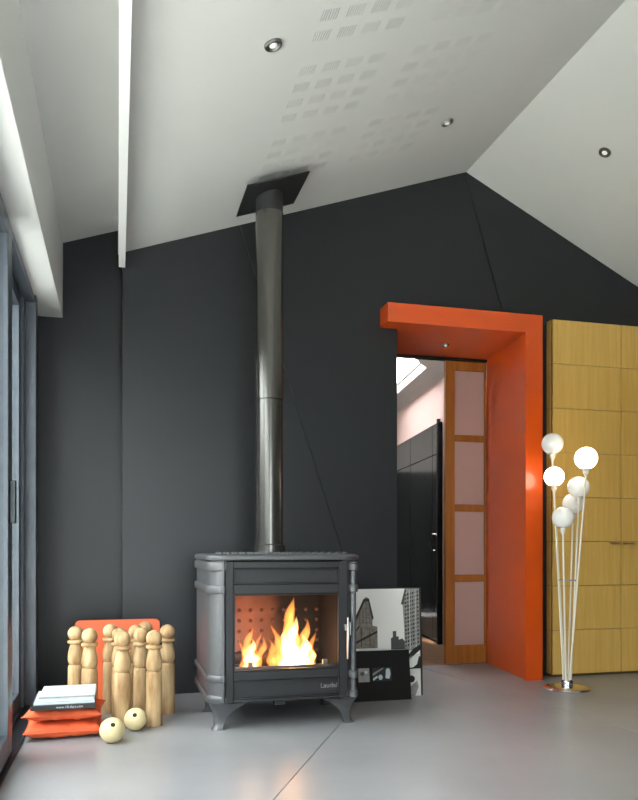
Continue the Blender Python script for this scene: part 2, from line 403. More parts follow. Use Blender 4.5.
struct(ho, 'dark hedge added along the lawn to block low sky', 'hedge')  # added hedge, screens off sky near the horizon
struct(MB().box((-7.0, BAY + 0.1, -0.02), (-0.62, 8.5, 3.75)).build('wall_sun_block', 'wing'), 'dark rendered wing added beyond the glass to block sun', 'wall')  # added wing, its height keeps sun off the visible floor
# ------------------------------------------------------------------ second room behind the portal
def rwx(y): return 2.906 + 0.131 * (y - 6.525)
y5 = 5.396
struct(MB().prism([(rwx(y5), y5), (rwx(9.6), 9.6), (rwx(9.6) + 0.1, 9.6), (rwx(y5) + 0.1, y5)], 0, 2.47).build('wall_hall_right', 'pink'), 'pale pink wall above the dark wardrobes', 'wall')
whl = MB().box((0.9, 4.86, 0), (1.0, 9.6, 1.9)).build('wall_hall_left', 'charcoal')  # unseen, tones chosen for the wardrobe reflections and ceiling bounce
struct(whl, 'unseen wall of the room behind, charcoal below for reflections, white above for bounce', 'wall')
MB().box((0.9, 4.86, 1.9), (1.0, 9.6, 3.95)).build('upper_wall', 'white', whl)
whe = MB().box((0.9, 9.6, 0), (3.6, 9.7, 1.9)).build('wall_hall_end', 'charcoal')  # unseen, two tones set to shape what the wardrobe reflects
struct(whe, 'unseen end wall of the room behind, charcoal below for reflections, white above for bounce', 'wall')
MB().box((0.9, 9.6, 1.9), (3.6, 9.7, 3.95)).build('upper_wall', 'white', whe)
struct(MB().box((1.0, 4.86, 2.48), (3.2, 4.9, 3.95)).build('wall_hall_front', 'white'), 'white wall above the portal, far side', 'wall')
fh = struct(MB().box((1.0, 5.36, -0.12), (3.6, 9.6, -0.008)).build('floor_hall', 'joint'), 'brown plank floor of the room behind', 'floor')
yy = 5.362; i = 0
while yy < 9.5:
    MB().box((1.0, yy, -0.008), (3.55, yy + 0.137, 0.0)).build('plank', 'plank', fh); yy += 0.14
# lean-to ceiling with a skylight opening
def hc(y, p):  # along the right wall, p metres out from it
    x = rwx(y) - p * 0.9914; return (x, y + p * 0.13, 2.465 + 0.7 * p)
ch = MB(); yg = [4.9, 6.55, 7.9, 9.7]; pg = [-0.1, 0.14, 1.05, 2.3]
for a, b in zip(yg, yg[1:]):
    for c, d in zip(pg, pg[1:]):
        if a == 6.55 and c == 0.14: continue
        q = [hc(a, c), hc(b, c), hc(b, d), hc(a, d)]
        lo = ch.pts(q); hi = ch.pts([(x, y, z + 0.16) for x, y, z in q])
        ch.face(lo); ch.face(hi)
        for k in range(4): ch.face([lo[k], lo[(k+1) % 4], hi[(k+1) % 4], hi[k]])
struct(ch.build('ceiling_hall', 'white'), 'white sloping ceiling with skylight in room behind', 'ceiling')
sk = struct(MB().tube([hc(6.55, .14), hc(7.9, .14), hc(7.9, 1.05), hc(6.55, 1.05), hc(6.55, .14)], 0.014, 6).build('window_2', 'white_trim'), 'skylight in the sloping ceiling of the room behind', 'window')
for v in sk.data.vertices: v.co.z += 0.1
gl = MB(); q = [hc(6.56, .15), hc(7.89, .15), hc(7.89, 1.04), hc(6.56, 1.04)]
gl.poly([(x, y, z + .1) for x, y, z in q]); gl.build('pane', 'opal_pane', sk)

# wardrobes along the pink wall
wd = thing('wardrobe', 'dark green lacquered wardrobe wall in the room behind the portal', 'wardrobe', (rwx(6.5), 6.5, 0), rz=-math.atan(0.131))
# local: +y runs along the wall away from the camera, -x faces the room
MB().box((-0.02, 0.0, 0.0), (-0.004, 2.55, 2.06)).build('carcass', 'joint', wd)
for k, (a, b) in enumerate(((0.03, 0.20), (0.205, 1.04), (1.045, 1.87), (1.875, 2.54))):
    d = MB()
    d.box((-0.042, a, 0.03), (-0.021, b, 1.762)).box((-0.042, a, 1.768), (-0.021, b, 2.055))
    dd = d.build('door', 'green', wd, bevel=0.002)
    if k == 0:
        MB().tube([(-0.043, 0.11, 0.87), (-0.075, 0.11, 0.87), (-0.075, 0.11, 1.02), (-0.043, 0.11, 1.02)], 0.007, 8).build('handle', 'chrome', dd)
MB().box((-0.052, 0.0, 0.0), (-0.021, 0.028, 2.085)).build('end_post', 'joint', wd)

# ------------------------------------------------------------------ orange portal
po = thing('door_1', 'glossy orange portal with deep lintel and right-hand reveal', 'portal', (2.2, W, 0), kind='structure')
pl = Vector((2.2, W, 0))
MB().prism([(x - 2.2, y - W) for x, y in ((1.667, 4.58), (2.7745, 4.58), (2.7745, 4.86), (2.845, 5.33), (1.787, 5.33), (1.787, 4.728), (1.667, 4.728))], 2.342, 2.465).build('lintel', 'orange', po)
MB().prism([(x - 2.2, y - W) for x, y in ((2.648, 4.58), (2.7745, 4.58), (2.7745, 4.86), (2.845, 5.33), (2.845, 5.395), (2.7585, 5.395), (2.75, 5.33))], 0.0, 2.342).build('post', 'orange', po)
MB().box((1.787 - 2.2, 5.331 - W, 2.325), (2.75 - 2.2, 5.385 - W, 2.47)).build('door_track', 'joint', po)
MB().prism([(2.636 - 2.2, 4.575 - W), (2.648 - 2.2, 4.575 - W), (2.750 - 2.2, 5.33 - W), (2.738 - 2.2, 5.33 - W)], 0.0003, 0.004).build('floor_edge_strip', 'concrete', po)

def downlight(name, label, loc, normal, r, parent=None):
    t = thing(name, label, 'downlight', loc, 'recessed spotlights')
    t.rotation_euler = Vector((0, 0, -1)).rotation_difference(Vector(normal)).to_euler()
    # local -z points into the room
    MB().lathe([(r * 0.72, -0.001), (r, -0.001), (r, -0.005), (r * 0.93, -0.011), (r * 0.76, -0.012), (r * 0.70, -0.004), (r * 0.62, -0.0015)], n=32, caps=False).build('trim_ring', 'ring', t)
    MB().lathe([(r * 0.70, -0.0012), (r * 0.52, -0.003), (r * 0.5, -0.006), (r * 0.46, -0.006)], n=28, caps=False).build('reflector', 'alu_dark', t)
    MB().lathe([(r * 0.47, -0.004), (r * 0.4, -0.009), (r * 0.2, -0.012), (0.001, -0.013)], n=24).build('bulb', 'bulb', t)
    return t
nl = Vector((KL, 0, -1)).normalized(); nr = Vector((-KR, 0, -1)).normalized()
downlight('downlight', 'recessed chrome spotlight in the ceiling nearest the slotted panels', (0.585, 2.916, zl(0.585)), nl, 0.037)
downlight('downlight', 'small recessed spotlight just left of the ceiling ridge', (1.774, 3.915, zl(1.774)), nl, 0.036)
downlight('downlight', 'recessed spotlight on the right ceiling slope', (2.757, 3.874, zr(2.757)), nr, 0.036)
downlight('downlight', 'tiny chrome spotlight under the orange lintel', (2.254, 5.0, 2.342), (0, 0, -1), 0.03)

# sliding door in the portal
sd = thing('sliding_door', 'oiled wood sliding door with four frosted panes inside the orange portal', 'door', (2.41, 5.342, 0.0))
def sdb(name, x0, x1, z0, z1, y0=0.0, y1=0.038, m='door_wood', bev=0.003): return MB().box((x0, y0, z0), (x1, y1, z1)).build(name, m, sd, bevel=bev)
sdb('stile', 0.0, 0.075, 0.008, 2.322); sdb('stile', 0.326, 0.339, 0.008, 2.322)
for z0, z1 in ((2.25, 2.322), (1.708, 1.758), (1.173, 1.226), (0.634, 0.688), (0.008, 0.149)): sdb('rail', 0.075, 0.326, z0, z1, 0.003)
for z0, z1 in ((1.758, 2.25), (1.226, 1.708), (0.688, 1.173), (0.149, 0.634)): sdb('pane', 0.075, 0.326, z0, z1, 0.018, 0.026, 'frost', 0)

# ------------------------------------------------------------------ cabinet
CX, CY = 2.897, 4.65
cb = thing('cabinet', 'tall honey-coloured bamboo cabinet with square panels behind the floor lamp', 'cabinet', (CX, CY, 0))
MB().box((0.0, 0.022, 0.0), (1.09, 0.078, 2.472)).build('body', 'cab_in', cb)
rows = [0.02 + k * (2.452 / 8) for k in range(9)]
for k in range(8):
    MB().box((-0.001, 0.0225, rows[k] + .001), (0.0, 0.079, rows[k + 1] - .001)).build('side_panel', 'cab', cb)
pm = None
for c in range(2):
    dr = MB().box((0.003 + c * 0.544, 0.0165, 0.012), (0.54 + c * 0.544, 0.0215, 2.47)).build('door', 'cab_in', cb)
    for k in range(8):
        if pm is None:
            pm = MB().box((0, 0, 0), (0.5375, 0.016, rows[1] - rows[0] - 0.003)).build('panel', 'cab', dr, bevel=0.0012, seg=1)
            o = pm
        else:
            o = pm.copy(); COL.objects.link(o); o.parent = dr
        o.location = (0.002 + c * 0.544, 0.0, rows[k])
    hx = 0.5425 + (-0.055 if c == 0 else 0.055)
    MB().tube([(hx - 0.033, 0.0, 0.925), (hx - 0.033, -0.028, 0.925), (hx + 0.033, -0.028, 0.925), (hx + 0.033, 0.0, 0.925)], 0.0055, 8).build('handle', 'steel', dr)

# ------------------------------------------------------------------ stove
SX, SY = 0.81, 3.96
st = thing('wood_stove', 'grey cast-iron wood stove with glass door and rounded corners', 'stove', (SX, SY, 0))
HW, FD, BD, CR = 0.382, -0.255, 0.35, 0.085       # half width, front, back, corner radius
def plan(off, hw=HW, fd=FD, bd=BD, cr=CR, n=8):
    return rrect(-hw - off, fd - off, hw + off, bd + off, cr + off, n)
# body as a shell of pieces around the firebox: sides with round front corners, back, bottom, top
def shell_side(sgn):
    m = MB(); t = 0.03
    out = []
    a = [(-HW + CR + 0.0, FD)]
    arc = [(-HW + CR + CR * math.cos(ang), FD + CR + CR * math.sin(ang)) for ang in [-PI/2 - PI/2 * k / 8 for k in range(9)]]
    arci = [(-HW + CR + (CR - t) * math.cos(ang), FD + CR + (CR - t) * math.sin(ang)) for ang in [-PI/2 - PI/2 * k / 8 for k in range(9)]]
    poly = arc + [(-HW, BD)] + [(-HW + t, BD)] + arci[::-1]
    poly = [(x * sgn, y) for x, y in poly]
    rings = [[(x, y, z) for x, y in poly] for z in (0.13, 0.832)]
    m.loft(rings, True, 0, True)
    return m
for s in (1, -1):
    shell_side(s).build('side', 'iron', st)
MB().box((-HW + 0.03, BD - 0.03, 0.13), (HW - 0.03, BD, 0.832)).build('back', 'iron_shaded', st)
MB().box((-HW + 0.03, FD + 0.035, 0.13), (HW - 0.03, BD - 0.03, 0.17)).build('bottom', 'iron_shaded', st)
# bands around the corners and sides
for z0, z1 in ((0.782, 0.826), (0.671, 0.711), (0.236, 0.272), (0.132, 0.172)):
    for s in (1, -1):
        m = MB(); o = 0.012; angs = [-PI/2 - PI/2 * k / 8 for k in range(9)]
        out = [(-HW + CR + (CR + o) * math.cos(a), FD + CR + (CR + o) * math.sin(a)) for a in angs] + [(-HW - o, BD)]
        inn = [(-HW + CR + CR * math.cos(a), FD + CR + CR * math.sin(a)) for a in angs] + [(-HW, BD)]
        e = 0.006
        def ring(off, z): 
            return [((ix + (ox - ix) * off) * s, iy + (oy - iy) * off, z) for (ox, oy), (ix, iy) in zip(out, inn)]
        prof = [ring(0, z0), ring(0.6, z0), ring(1, z0 + e), ring(1, z1 - e), ring(0.6, z1), ring(0, z1)]
        m.loft(prof, False, 0, True, closed=False)
        for kk in (0, -1): m.poly([r[kk] for r in prof])
        m.build('band', 'iron', st)
# top plate with rounded edge, and a raised slotted grille
tp = MB(); rr = []
for off, z in ((0.004, 0.8325), (0.016, 0.836), (0.021, 0.846), (0.019, 0.856), (0.010, 0.863), (-0.01, 0.8655)):
    rr.append([(x, y, z) for x, y in plan(off)])
tp.loft(rr, True, 0, True); top = tp.build('top_plate', 'iron', st)
for ix in range(17):
    for iy in range(2):
        x = -0.32 + ix * 0.04; y = -0.2 + iy * 0.115
        MB().lathe([(0.015, 0.866), (0.013, 0.872), (0.006, 0.8745), (0.001, 0.875)], (x, y, 0), 8).build('stud', 'iron', top)
# feet
def foot(sx, sy):
    m = MB()
    cx, cy = sx * (HW - 0.045), (FD + 0.045 if sy < 0 else BD - 0.125)
    rings = []
    for t in range(9):
        u = t / 8; z = 0.131 * (1 - u)
        k = (1 - u) ** 2.2
        inx = 0.025 + 0.115 * k; iny = 0.025 + 0.09 * k      # how far the flare reaches under the body
        ox = 0.04 * (1 - u * 0.55) - 0.012 * math.sin(u * PI) + (0.010 if u > 0.9 else 0)
        x_out = cx + sx * ox; x_in = cx - sx * inx; y_out = cy + (sy) * ox; y_in = cy - sy * iny
        # L-shaped plan so that the flare reads on both faces
        th = 0.05 - 0.012 * u
        P = [(x_out - sx*0.02, y_out), (x_in, y_out), (x_in, y_out - sy * min(th, abs(y_in - y_out)) ), (x_out - sx * th, y_out - sy * th), (x_out - sx * min(th, abs(x_in - x_out)), y_in), (x_out, y_in), (x_out, y_out - sy*0.02), (x_out - sx*0.006, y_out - sy*0.006)]
        rings.append([(x, y, z) for x, y in P])
    m.loft(rings, True, 0, True)
    return m
for sx in (-1, 1):
    for sy in (-1, 1): foot(sx, sy).build('foot', 'iron', st)
# door: frame with two recessed panels and the glass opening
dx0, dx1, dz0, dz1 = -0.304, 0.320, 0.136, 0.828
FY = FD - 0.012
door = thing('door'); door.parent = st; door.name = 'door'
dm = MB()
xa, xb = -0.264, 0.274
def db(x0, x1, z0, z1, y0=FY, y1=FD + 0.02): dm.box((x0, y0, z0), (x1, y1, z1))
db(dx0, xa, dz0, dz1); db(xb, dx1, dz0, dz1)
for z0, z1 in ((0.794, dz1), (0.668, 0.716), (0.243, 0.288), (dz0, 0.152)): db(xa, xb, z0, z1)
bpy.data.objects.remove(door)
door = dm.build('door', 'iron_shaded', st, bevel=0.004)
MB().box((xa, FY + 0.014, 0.716), (xb, FD + 0.015, 0.794)).build('upper_panel', 'iron_shaded', door)
MB().box((xa, FY + 0.014, 0.152), (xb, FD + 0.015, 0.243)).build('lower_panel', 'iron_shaded', door)
def rim(x0, x1, z0, z1, nm):
    m = MB(); a = 0.007
    m.box((x0, FY - 0.002, z0), (x0 + a, FY + 0.014, z1)); m.box((x1 - a, FY - 0.004, z0), (x1, FY + 0.014, z1))
    m.box((x0 + a, FY - 0.001, z1 - a), (x1 - a, FY + 0.014, z1)); m.box((x0 + a, FY - 0.001, z0), (x1 - a, FY + 0.014, z0 + a))
    m.build(nm, 'iron_shaded', door, bevel=0.002, seg=1)
rim(xa, xb, 0.717, 0.793, 'panel_moulding'); rim(xa, xb, 0.153, 0.242, 'panel_moulding'); rim(xa, xb, 0.289, 0.667, 'glass_moulding')
MB().box((xa, FY + 0.016, 0.288), (xb, FY + 0.020, 0.668)).build('glass', 'stove_glass', door)
text_mesh('brand_badge', 'Laudel', 0.034, 'steel', door, Matrix.Translation((0.222, FY + 0.0125, 0.200)) @ Matrix.Rotation(PI / 2, 4, 'X'), ext=0.0015)
# hinges and side rods beside the door
for s in (-1, 1):
    xh = -0.314 if s < 0 else 0.348
    MB().tube([(xh, FD - 0.012, 0.14), (xh, FD - 0.012, 0.825)], 0.008 if s < 0 else 0.0135, 12).build('hinge_rod' if s < 0 else 'latch_rod', 'iron', st)
    for z in (0.80, 0.69, 0.254, 0.155):
        r_ = 0.013 if s < 0 else 0.023
        if s < 0 and z in (0.80, 0.155): continue
        MB().lathe([(r_ * .7, -0.020), (r_, -0.015), (r_, 0.015), (r_ * .7, 0.020)], (xh, FD - 0.013, z), 14).build('hinge' if s < 0 else 'knuckle', 'iron', st)
hd = MB(); hd.box((0.298, FY - 0.018, 0.478), (0.322, FY + 0.0, 0.508)); hd.tube([(0.312, FY - 0.024, 0.545), (0.312, FY - 0.03, 0.48), (0.310, FY - 0.026, 0.335)], [0.006, 0.0085, 0.006], 8)
hd.lathe([(0.012, -.045), (0.012, .02)], (0.326, FY - 0.012, 0.50), 10)
hd.build('handle', 'steel', door, bevel=0.001)
MB().box((-0.055, FD + 0.015, 0.112), (0.0, FD + 0.05, 0.132)).build('ash_latch', 'iron_shaded', st)
# firebox interior
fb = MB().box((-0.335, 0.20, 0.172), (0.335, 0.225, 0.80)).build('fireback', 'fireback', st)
rv = None
for ix in range(10):
    for iz in range(6):
        if rv is None:
            rv = MB().lathe([(0.011, 0), (0.009, 0.006), (0.003, 0.009), (0.0005, 0.0095)], n=8).build('rivet', 'soot_brick', fb); o = rv
        else:
            o = rv.copy(); COL.objects.link(o); o.parent = fb
        o.location = (-0.29 + ix * 0.063, 0.2, 0.26 + iz * 0.058); o.rotation_euler = (PI / 2, 0, 0)
for s in (-1, 1):
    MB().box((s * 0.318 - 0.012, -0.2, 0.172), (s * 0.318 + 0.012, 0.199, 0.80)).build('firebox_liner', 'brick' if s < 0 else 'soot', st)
MB().box((-0.30, -0.2, 0.72), (0.30, 0.199, 0.735)).build('baffle', 'soot', st)
lg = MB().box((-0.30, -0.205, 0.172), (0.30, -0.195, 0.302))
for x in (-0.17, 0.215): lg.box((x - 0.012, -0.21, 0.30), (x + 0.012, -0.19, 0.325))
lg.build('log_guard', 'steel', st)
MB().box((-0.305, -0.19, 0.172), (0.305, 0.198, 0.262)).build('grate', 'soot', st)

def log(label, p0, p1, r):
    p0, p1 = Vector(p0), Vector(p1); m = MB(); d = (p1 - p0)
    pts = [p0 + d * (k / 6) + Vector((random.uniform(-.004, .004),) * 3) for k in range(7)]
    m.tube([p - p0 for p in pts], [r * random.uniform(.9, 1.08) for _ in pts], 9)
    o = m.build('log', 'ember', None); o.location = p0
    return tag(o, label, 'log', 'logs burning in the stove')
random.seed(11)
log('charred log lying across the back of the stove fire', (SX - 0.22, SY + 0.13, 0.297), (SX + 0.24, SY + 0.145, 0.297), 0.033)
log('short charred log lying in front of the fireback log', (SX - 0.07, SY + 0.04, 0.29), (SX + 0.2, SY + 0.055, 0.29), 0.027)
log('thin charred log leaning between the two flames', (SX - 0.105, SY - 0.045, 0.318), (SX + 0.0, SY - 0.02, 0.348), 0.02)

def fire(label, tongues):
    t = thing('fire', label, 'fire', (SX, SY, 0.26))
    for (x, y, h, r, lean, ph, core) in tongues:
        m = MB(); rings = []; n = 14; K = 22
        for k in range(K + 1):
            u = k / K
            prof = (0.55 + 1.1 * u) * (1 - u) ** 0.95 if u > 0.0 else 0.55
            rad = max(0.0006, r * prof * (1 + 0.16 * math.sin(u * 17 + ph)))
            ox = lean * u * u + 0.016 * math.sin(u * 7 + ph) * u; oy = 0.01 * math.sin(u * 6 + ph * 2) * u
            rings.append([(x + ox + rad * math.cos(a) * (1 + .2 * math.sin(3 * a + ph + u * 5)), y + oy + 0.7 * rad * math.sin(a), u * h) for a in [2*PI*j/n for j in range(n)]])
        m.loft(rings, True, 0, True)
        m.build('flame', 'flame_core' if core else 'flame', t)
    return t
R = random.Random(5)
fy = -0.10
big = [(0.055, fy, 0.385, 0.066, 0.01, 0.3, False), (0.065, fy + .01, 0.28, 0.060, 0.015, 1.7, True), (0.125, fy, 0.27, 0.052, 0.015, 2.2, False),
       (0.0, fy, 0.24, 0.045, -0.03, 4.0, False), (0.03, fy - .02, 0.21, 0.055, 0.0, 5.1, True), (0.125, fy - .02, 0.19, 0.055, 0.0, 3.3, True),
       (0.17, fy, 0.20, 0.032, 0.012, 0.9, False), (-0.035, fy + .01, 0.17, 0.034, -0.02, 2.9, False), (0.085, fy + .02, 0.33, 0.037, -0.012, 5.8, False),
       (0.03, fy, 0.32, 0.032, 0.018, 2.6, False), (0.08, fy - .02, 0.13, 0.075, 0.0, 1.2, True), (0.16, fy - .01, 0.13, 0.03, 0.02, 4.4, True)]
small = [(-0.165, fy, 0.23, 0.045, 0.012, 0.7, False), (-0.15, fy, 0.17, 0.046, 0.0, 2.0, True), (-0.115, fy - .01, 0.18, 0.036, 0.035, 3.1, False),
         (-0.19, fy, 0.17, 0.026, -0.004, 4.6, False), (-0.125, fy, 0.21, 0.022, 0.02, 1.1, False), (-0.15, fy - .01, 0.11, 0.05, 0.01, 3.6, True)]
f1 = fire('tall bright flames on the right side of the stove', big)
f2 = fire('low bright flames on the left side of the stove', small)
for (t, p, e) in ((f1, (0.07, -0.02, 0.16), 1.0), (f2, (-0.15, -0.06, 0.16), 1.3)):
    d = bpy.data.lights.new('fire_light', 'POINT'); d.energy = e; d.color = (1.0, 0.72, 0.52); d.shadow_soft_size = 0.05
    o = bpy.data.objects.new('fire_light', d); COL.objects.link(o); o.parent = t; o.location = p

# flue pipe and ceiling plate
PX, PY = 0.828, 4.225
fp = thing('flue_pipe', 'dark steel stove pipe rising to the sloping ceiling', 'flue pipe', (PX, PY, 0.866))
MB().lathe([(0.088, 0.0), (0.088, 0.045), (0.078, 0.052)], n=40).build('collar', 'pipe', fp)
MB().lathe([(0.0755, 0.04), (0.0755, 0.86)], n=40).build('lower_pipe', 'pipe', fp)
MB().lathe([(0.0755, 0.862), (0.0785, 0.864), (0.0785, 0.94), (0.0785, 1.915)], n=40).build('upper_pipe', 'pipe', fp)
MB().lathe([(0.076, 1.915), (0.0765, 1.92), (0.0765, 2.03)], n=40).build('ceiling_sleeve', 'plate', fp)
zc = zl(PX)
pt = MB().box((-0.182, -0.20, -0.006), (0.182, 0.20, 0.0)).build('ceiling_plate', 'plate', fp, bevel=0.001)
pt.location = (0.012, 0.0, zc - 0.052 - 0.866 ); pt.rotation_euler = (0, -math.atan(KL), 0)

# ------------------------------------------------------------------ floor lamp
LX, LY = 2.752, 4.255
lp = thing('floor_lamp', 'floor lamp with six white glass globes on slender rods and chrome base', 'lamp', (LX, LY, 0))
MB().lathe([(0.145, 0.0), (0.147, 0.006), (0.14, 0.014), (0.11, 0.02), (0.03, 0.024)], n=48).build('base', 'chrome', lp)
MB().lathe([(0.034, 0.022), (0.036, 0.03), (0.036, 0.052), (0.03, 0.06)], n=24).build('hub', 'chrome', lp)
GL = [(2.675, 4.30, 1.558, .068, 0), (2.770, 4.08, 1.443, .068, 1), (2.750, 4.40, 1.359, .064, 1), (2.812, 4.22, 1.278, .068, 0), (2.850, 4.34, 1.180, .068, 0), (2.687, 4.20, 1.084, .068, 0)]
for k, (x, y, z, r, lit) in enumerate(GL):
    x -= LX; y -= LY
    d = Vector((x, y, 0)); d = d.normalized() if d.length > .01 else Vector((0, 1, 0))
    b = Vector((d.x * 0.022, d.y * 0.022, 0.05)); e = Vector((x, y, z - r - 0.035))
    MB().tube([b, b.lerp(e, .5), e], 0.0058, 10).build('rod', 'rod', lp)
    so = MB().lathe([(0.006, -0.05), (0.009, -0.035), (0.018, -0.02), (0.020, -0.004), (0.022, 0.004)], (x, y, z - r), 16).build('socket', 'rod', lp)
    MB().lathe([(0.029, 0.0), (0.029, 0.005)], (x, y, z - r + 0.004), 20).build('gallery', 'steel', so)
    MB().sphere((x, y, z), r, 32, 20).build('globe', 'globe_lit' if lit else 'globe', lp)
# spacer that ties the rods together
MB().tube([(0.052 * math.cos(a), 0.052 * math.sin(a), 0.69) for a in [2*PI*k/24 for k in range(25)]], 0.003, 6).build('spacer_ring', 'steel', lp)

# ------------------------------------------------------------------ pictures on the floor
pc = thing('poster', 'large black and white city photograph standing behind the dark board', 'poster', (1.29, 4.30, 0.0))
PWD, PHT = 0.50, 0.655
lean = math.radians(-3)
pc.rotation_euler = (lean, 0, 0)
MB().box((0, 0.0, 0.0), (PWD, 0.03, PHT)).build('stretcher', 'ink', pc)
pr = MB(); ml = ['sky', 'sepia', 'ink', 'grey_m', 'grey_d', 'grey_l']
def pp(pts, mi, layer): pr.poly([(u * PWD, -0.0006 - 0.0003 * layer, v * PHT) for u, v in pts], mi)
pp([(0, 0), (0.975, 0), (0.975, 0.99), (0, 0.99)], 0, 0)
# wedge-shaped tower on the left
pp([(0.10, 0.45), (0.43, 0.45), (0.43, 0.645), (0.37, 0.655), (0.37, 0.70), (0.33, 0.89), (0.31, 0.915), (0.28, 0.915), (0.26, 0.89), (0.16, 0.715), (0.16, 0.66), (0.10, 0.64)], 1, 1)
pp([(0.14, 0.715), (0.26, 0.90), (0.33, 0.905), (0.385, 0.725), (0.365, 0.70), (0.32, 0.875), (0.275, 0.875), (0.165, 0.70)], 2, 2)
for r_ in range(9):
    for c_ in range(4):
        u = 0.20 + c_ * 0.042 + r_ * 0.0; v = 0.68 + r_ * 0.021
        if v < 0.86 - abs(c_ - 2.2) * 0.045: pp([(u, v), (u + .016, v), (u + .016, v + .011), (u, v + .011)], 4, 3)
for q in ([(0.10, 0.47), (0.43, 0.59), (0.43, 0.61), (0.10, 0.495)], [(0.10, 0.56), (0.20, 0.66), (0.21, 0.65), (0.10, 0.54)], [(0.22, 0.46), (0.23, 0.46), (0.23, 0.64), (0.22, 0.64)], [(0.33, 0.46), (0.337, 0.46), (0.337, 0.64), (0.33, 0.64)]): pp(q, 2, 3)
# small far towers
pp([(0.60, 0.45), (0.60, 0.535), (0.625, 0.545), (0.625, 0.60), (0.67, 0.60), (0.67, 0.55), (0.70, 0.55), (0.70, 0.52), (0.75, 0.53), (0.78, 0.50), (0.78, 0.43), (0.60, 0.43)], 4, 1)
# receding facade on the right
pp([(0.775, 0.42), (0.775, 0.62), (0.755, 0.865), (0.795, 0.99), (0.975, 0.99), (0.975, 0.42)], 3, 1)
pp([(0.735, 0.845), (0.79, 0.99), (0.80, 0.99), (0.775, 0.84)], 4, 2)
for c_ in range(6):
    for r_ in range(15):
        u = 0.785 + c_ * 0.032; v = 0.45 + r_ * 0.036 + c_ * 0.006
        if v < 0.96: pp([(u, v), (u + .019, v + .004), (u + .019, v + .024), (u, v + .02)], 2 if (r_ + c_) % 3 else 4, 2)
for c_ in range(2): pp([(0.845 + .075 * c_, 0.43), (0.852 + .075 * c_, 0.43), (0.852 + .075 * c_, 0.98), (0.845 + .075 * c_, 0.98)], 5, 3)
# car and pavement in the lower right
pp([(0.70, 0.0), (0.975, 0.0), (0.975, 0.25), (0.70, 0.25)], 5, 1)
pp([(0.80, 0.27), (0.84, 0.34), (0.975, 0.42), (0.975, 0.47), (0.88, 0.43), (0.80, 0.36)], 2, 4)
pp([(0.79, 0.25), (0.80, 0.34), (0.88, 0.38), (0.975, 0.385), (0.975, 0.25)], 5, 4)
pp([(0.86, 0.25), (0.93, 0.29), (0.955, 0.36), (0.975, 0.36), (0.975, 0.25)], 2, 5)
pp([(0.70, 0.235), (0.975, 0.255), (0.975, 0.268), (0.70, 0.25)], 2, 5)
pp([(0.85 + .05 * math.cos(2*PI*k/14), 0.155 + .033 * math.sin(2*PI*k/14)) for k in range(14)], 2, 5)
pp([(0.90, 0.0), (0.945, 0.08), (0.93, 0.14), (0.86, 0.10), (0.80, 0.06), (0.78, 0.0)], 3, 5)
pr.build('print', ml, pc)

bdx0, bdx1, bdh = 1.325, 1.678, 0.292
bd = thing('photo_board', 'black board with three small photographs leaning on the city poster', 'photo board', (bdx0, 4.205, 0.0))
bd.rotation_euler = (math.radians(-8), 0, 0)
MB().box((0, 0, 0.0), (bdx1 - bdx0, 0.012, bdh)).build('mount', 'black_board', bd)
def photo(x0, x1, z0, z1, base, shapes):
    m = MB(); m.box((x0, -0.0012, z0), (x1, 0.0, z1))
    for pts, mi in shapes: m.poly([(x0 + u * (x1 - x0), -0.0018, z0 + v * (z1 - z0)) for u, v in pts], mi)
    m.build('photograph', [base, 'paper', 'grey_d', 'ink', 'grey_m'], bd)
circ = lambda cx, cy, a, b: [(cx + a * math.cos(2*PI*k/12), cy + b * math.sin(2*PI*k/12)) for k in range(12)]
photo(0.030, 0.098, 0.112, 0.192, 'grey_m', [(circ(.35, .6, .2, .16), 2), ([(.2, .1), (.8, .1), (.9, .4), (.4, .5)], 4), (circ(.7, .7, .12, .12), 1)])
photo(0.118, 0.184, 0.114, 0.192, 'ink', [(circ(.72, .28, .2, .2), 1), ([(.0, .4), (1, .9), (1, 1), (.0, .6)], 4), ([(.05, .05), (.5, .3), (.4, .4), (.0, .2)], 1)])
photo(0.186, 0.236, 0.114, 0.192, 'ink', [([(.2, .2), (.7, .15), (.85, .5), (.8, .85), (.55, .95), (.3, .85), (.25, .5)], 1)])

# ------------------------------------------------------------------ skittles, board, balls
ob = MB().prism(rrect(-0.245, 0, 0.245, 0.475, 0.03), -0.009, 0.009, 'Y').build('orange_board', 'orange_board', None, bevel=0.003)
ob.location = (0.0, 4.60, 0.0); ob.rotation_euler = (math.radians(-10), 0, 0)
tag(ob, 'orange board with rounded corners leaning behind the wooden skittles', 'board')

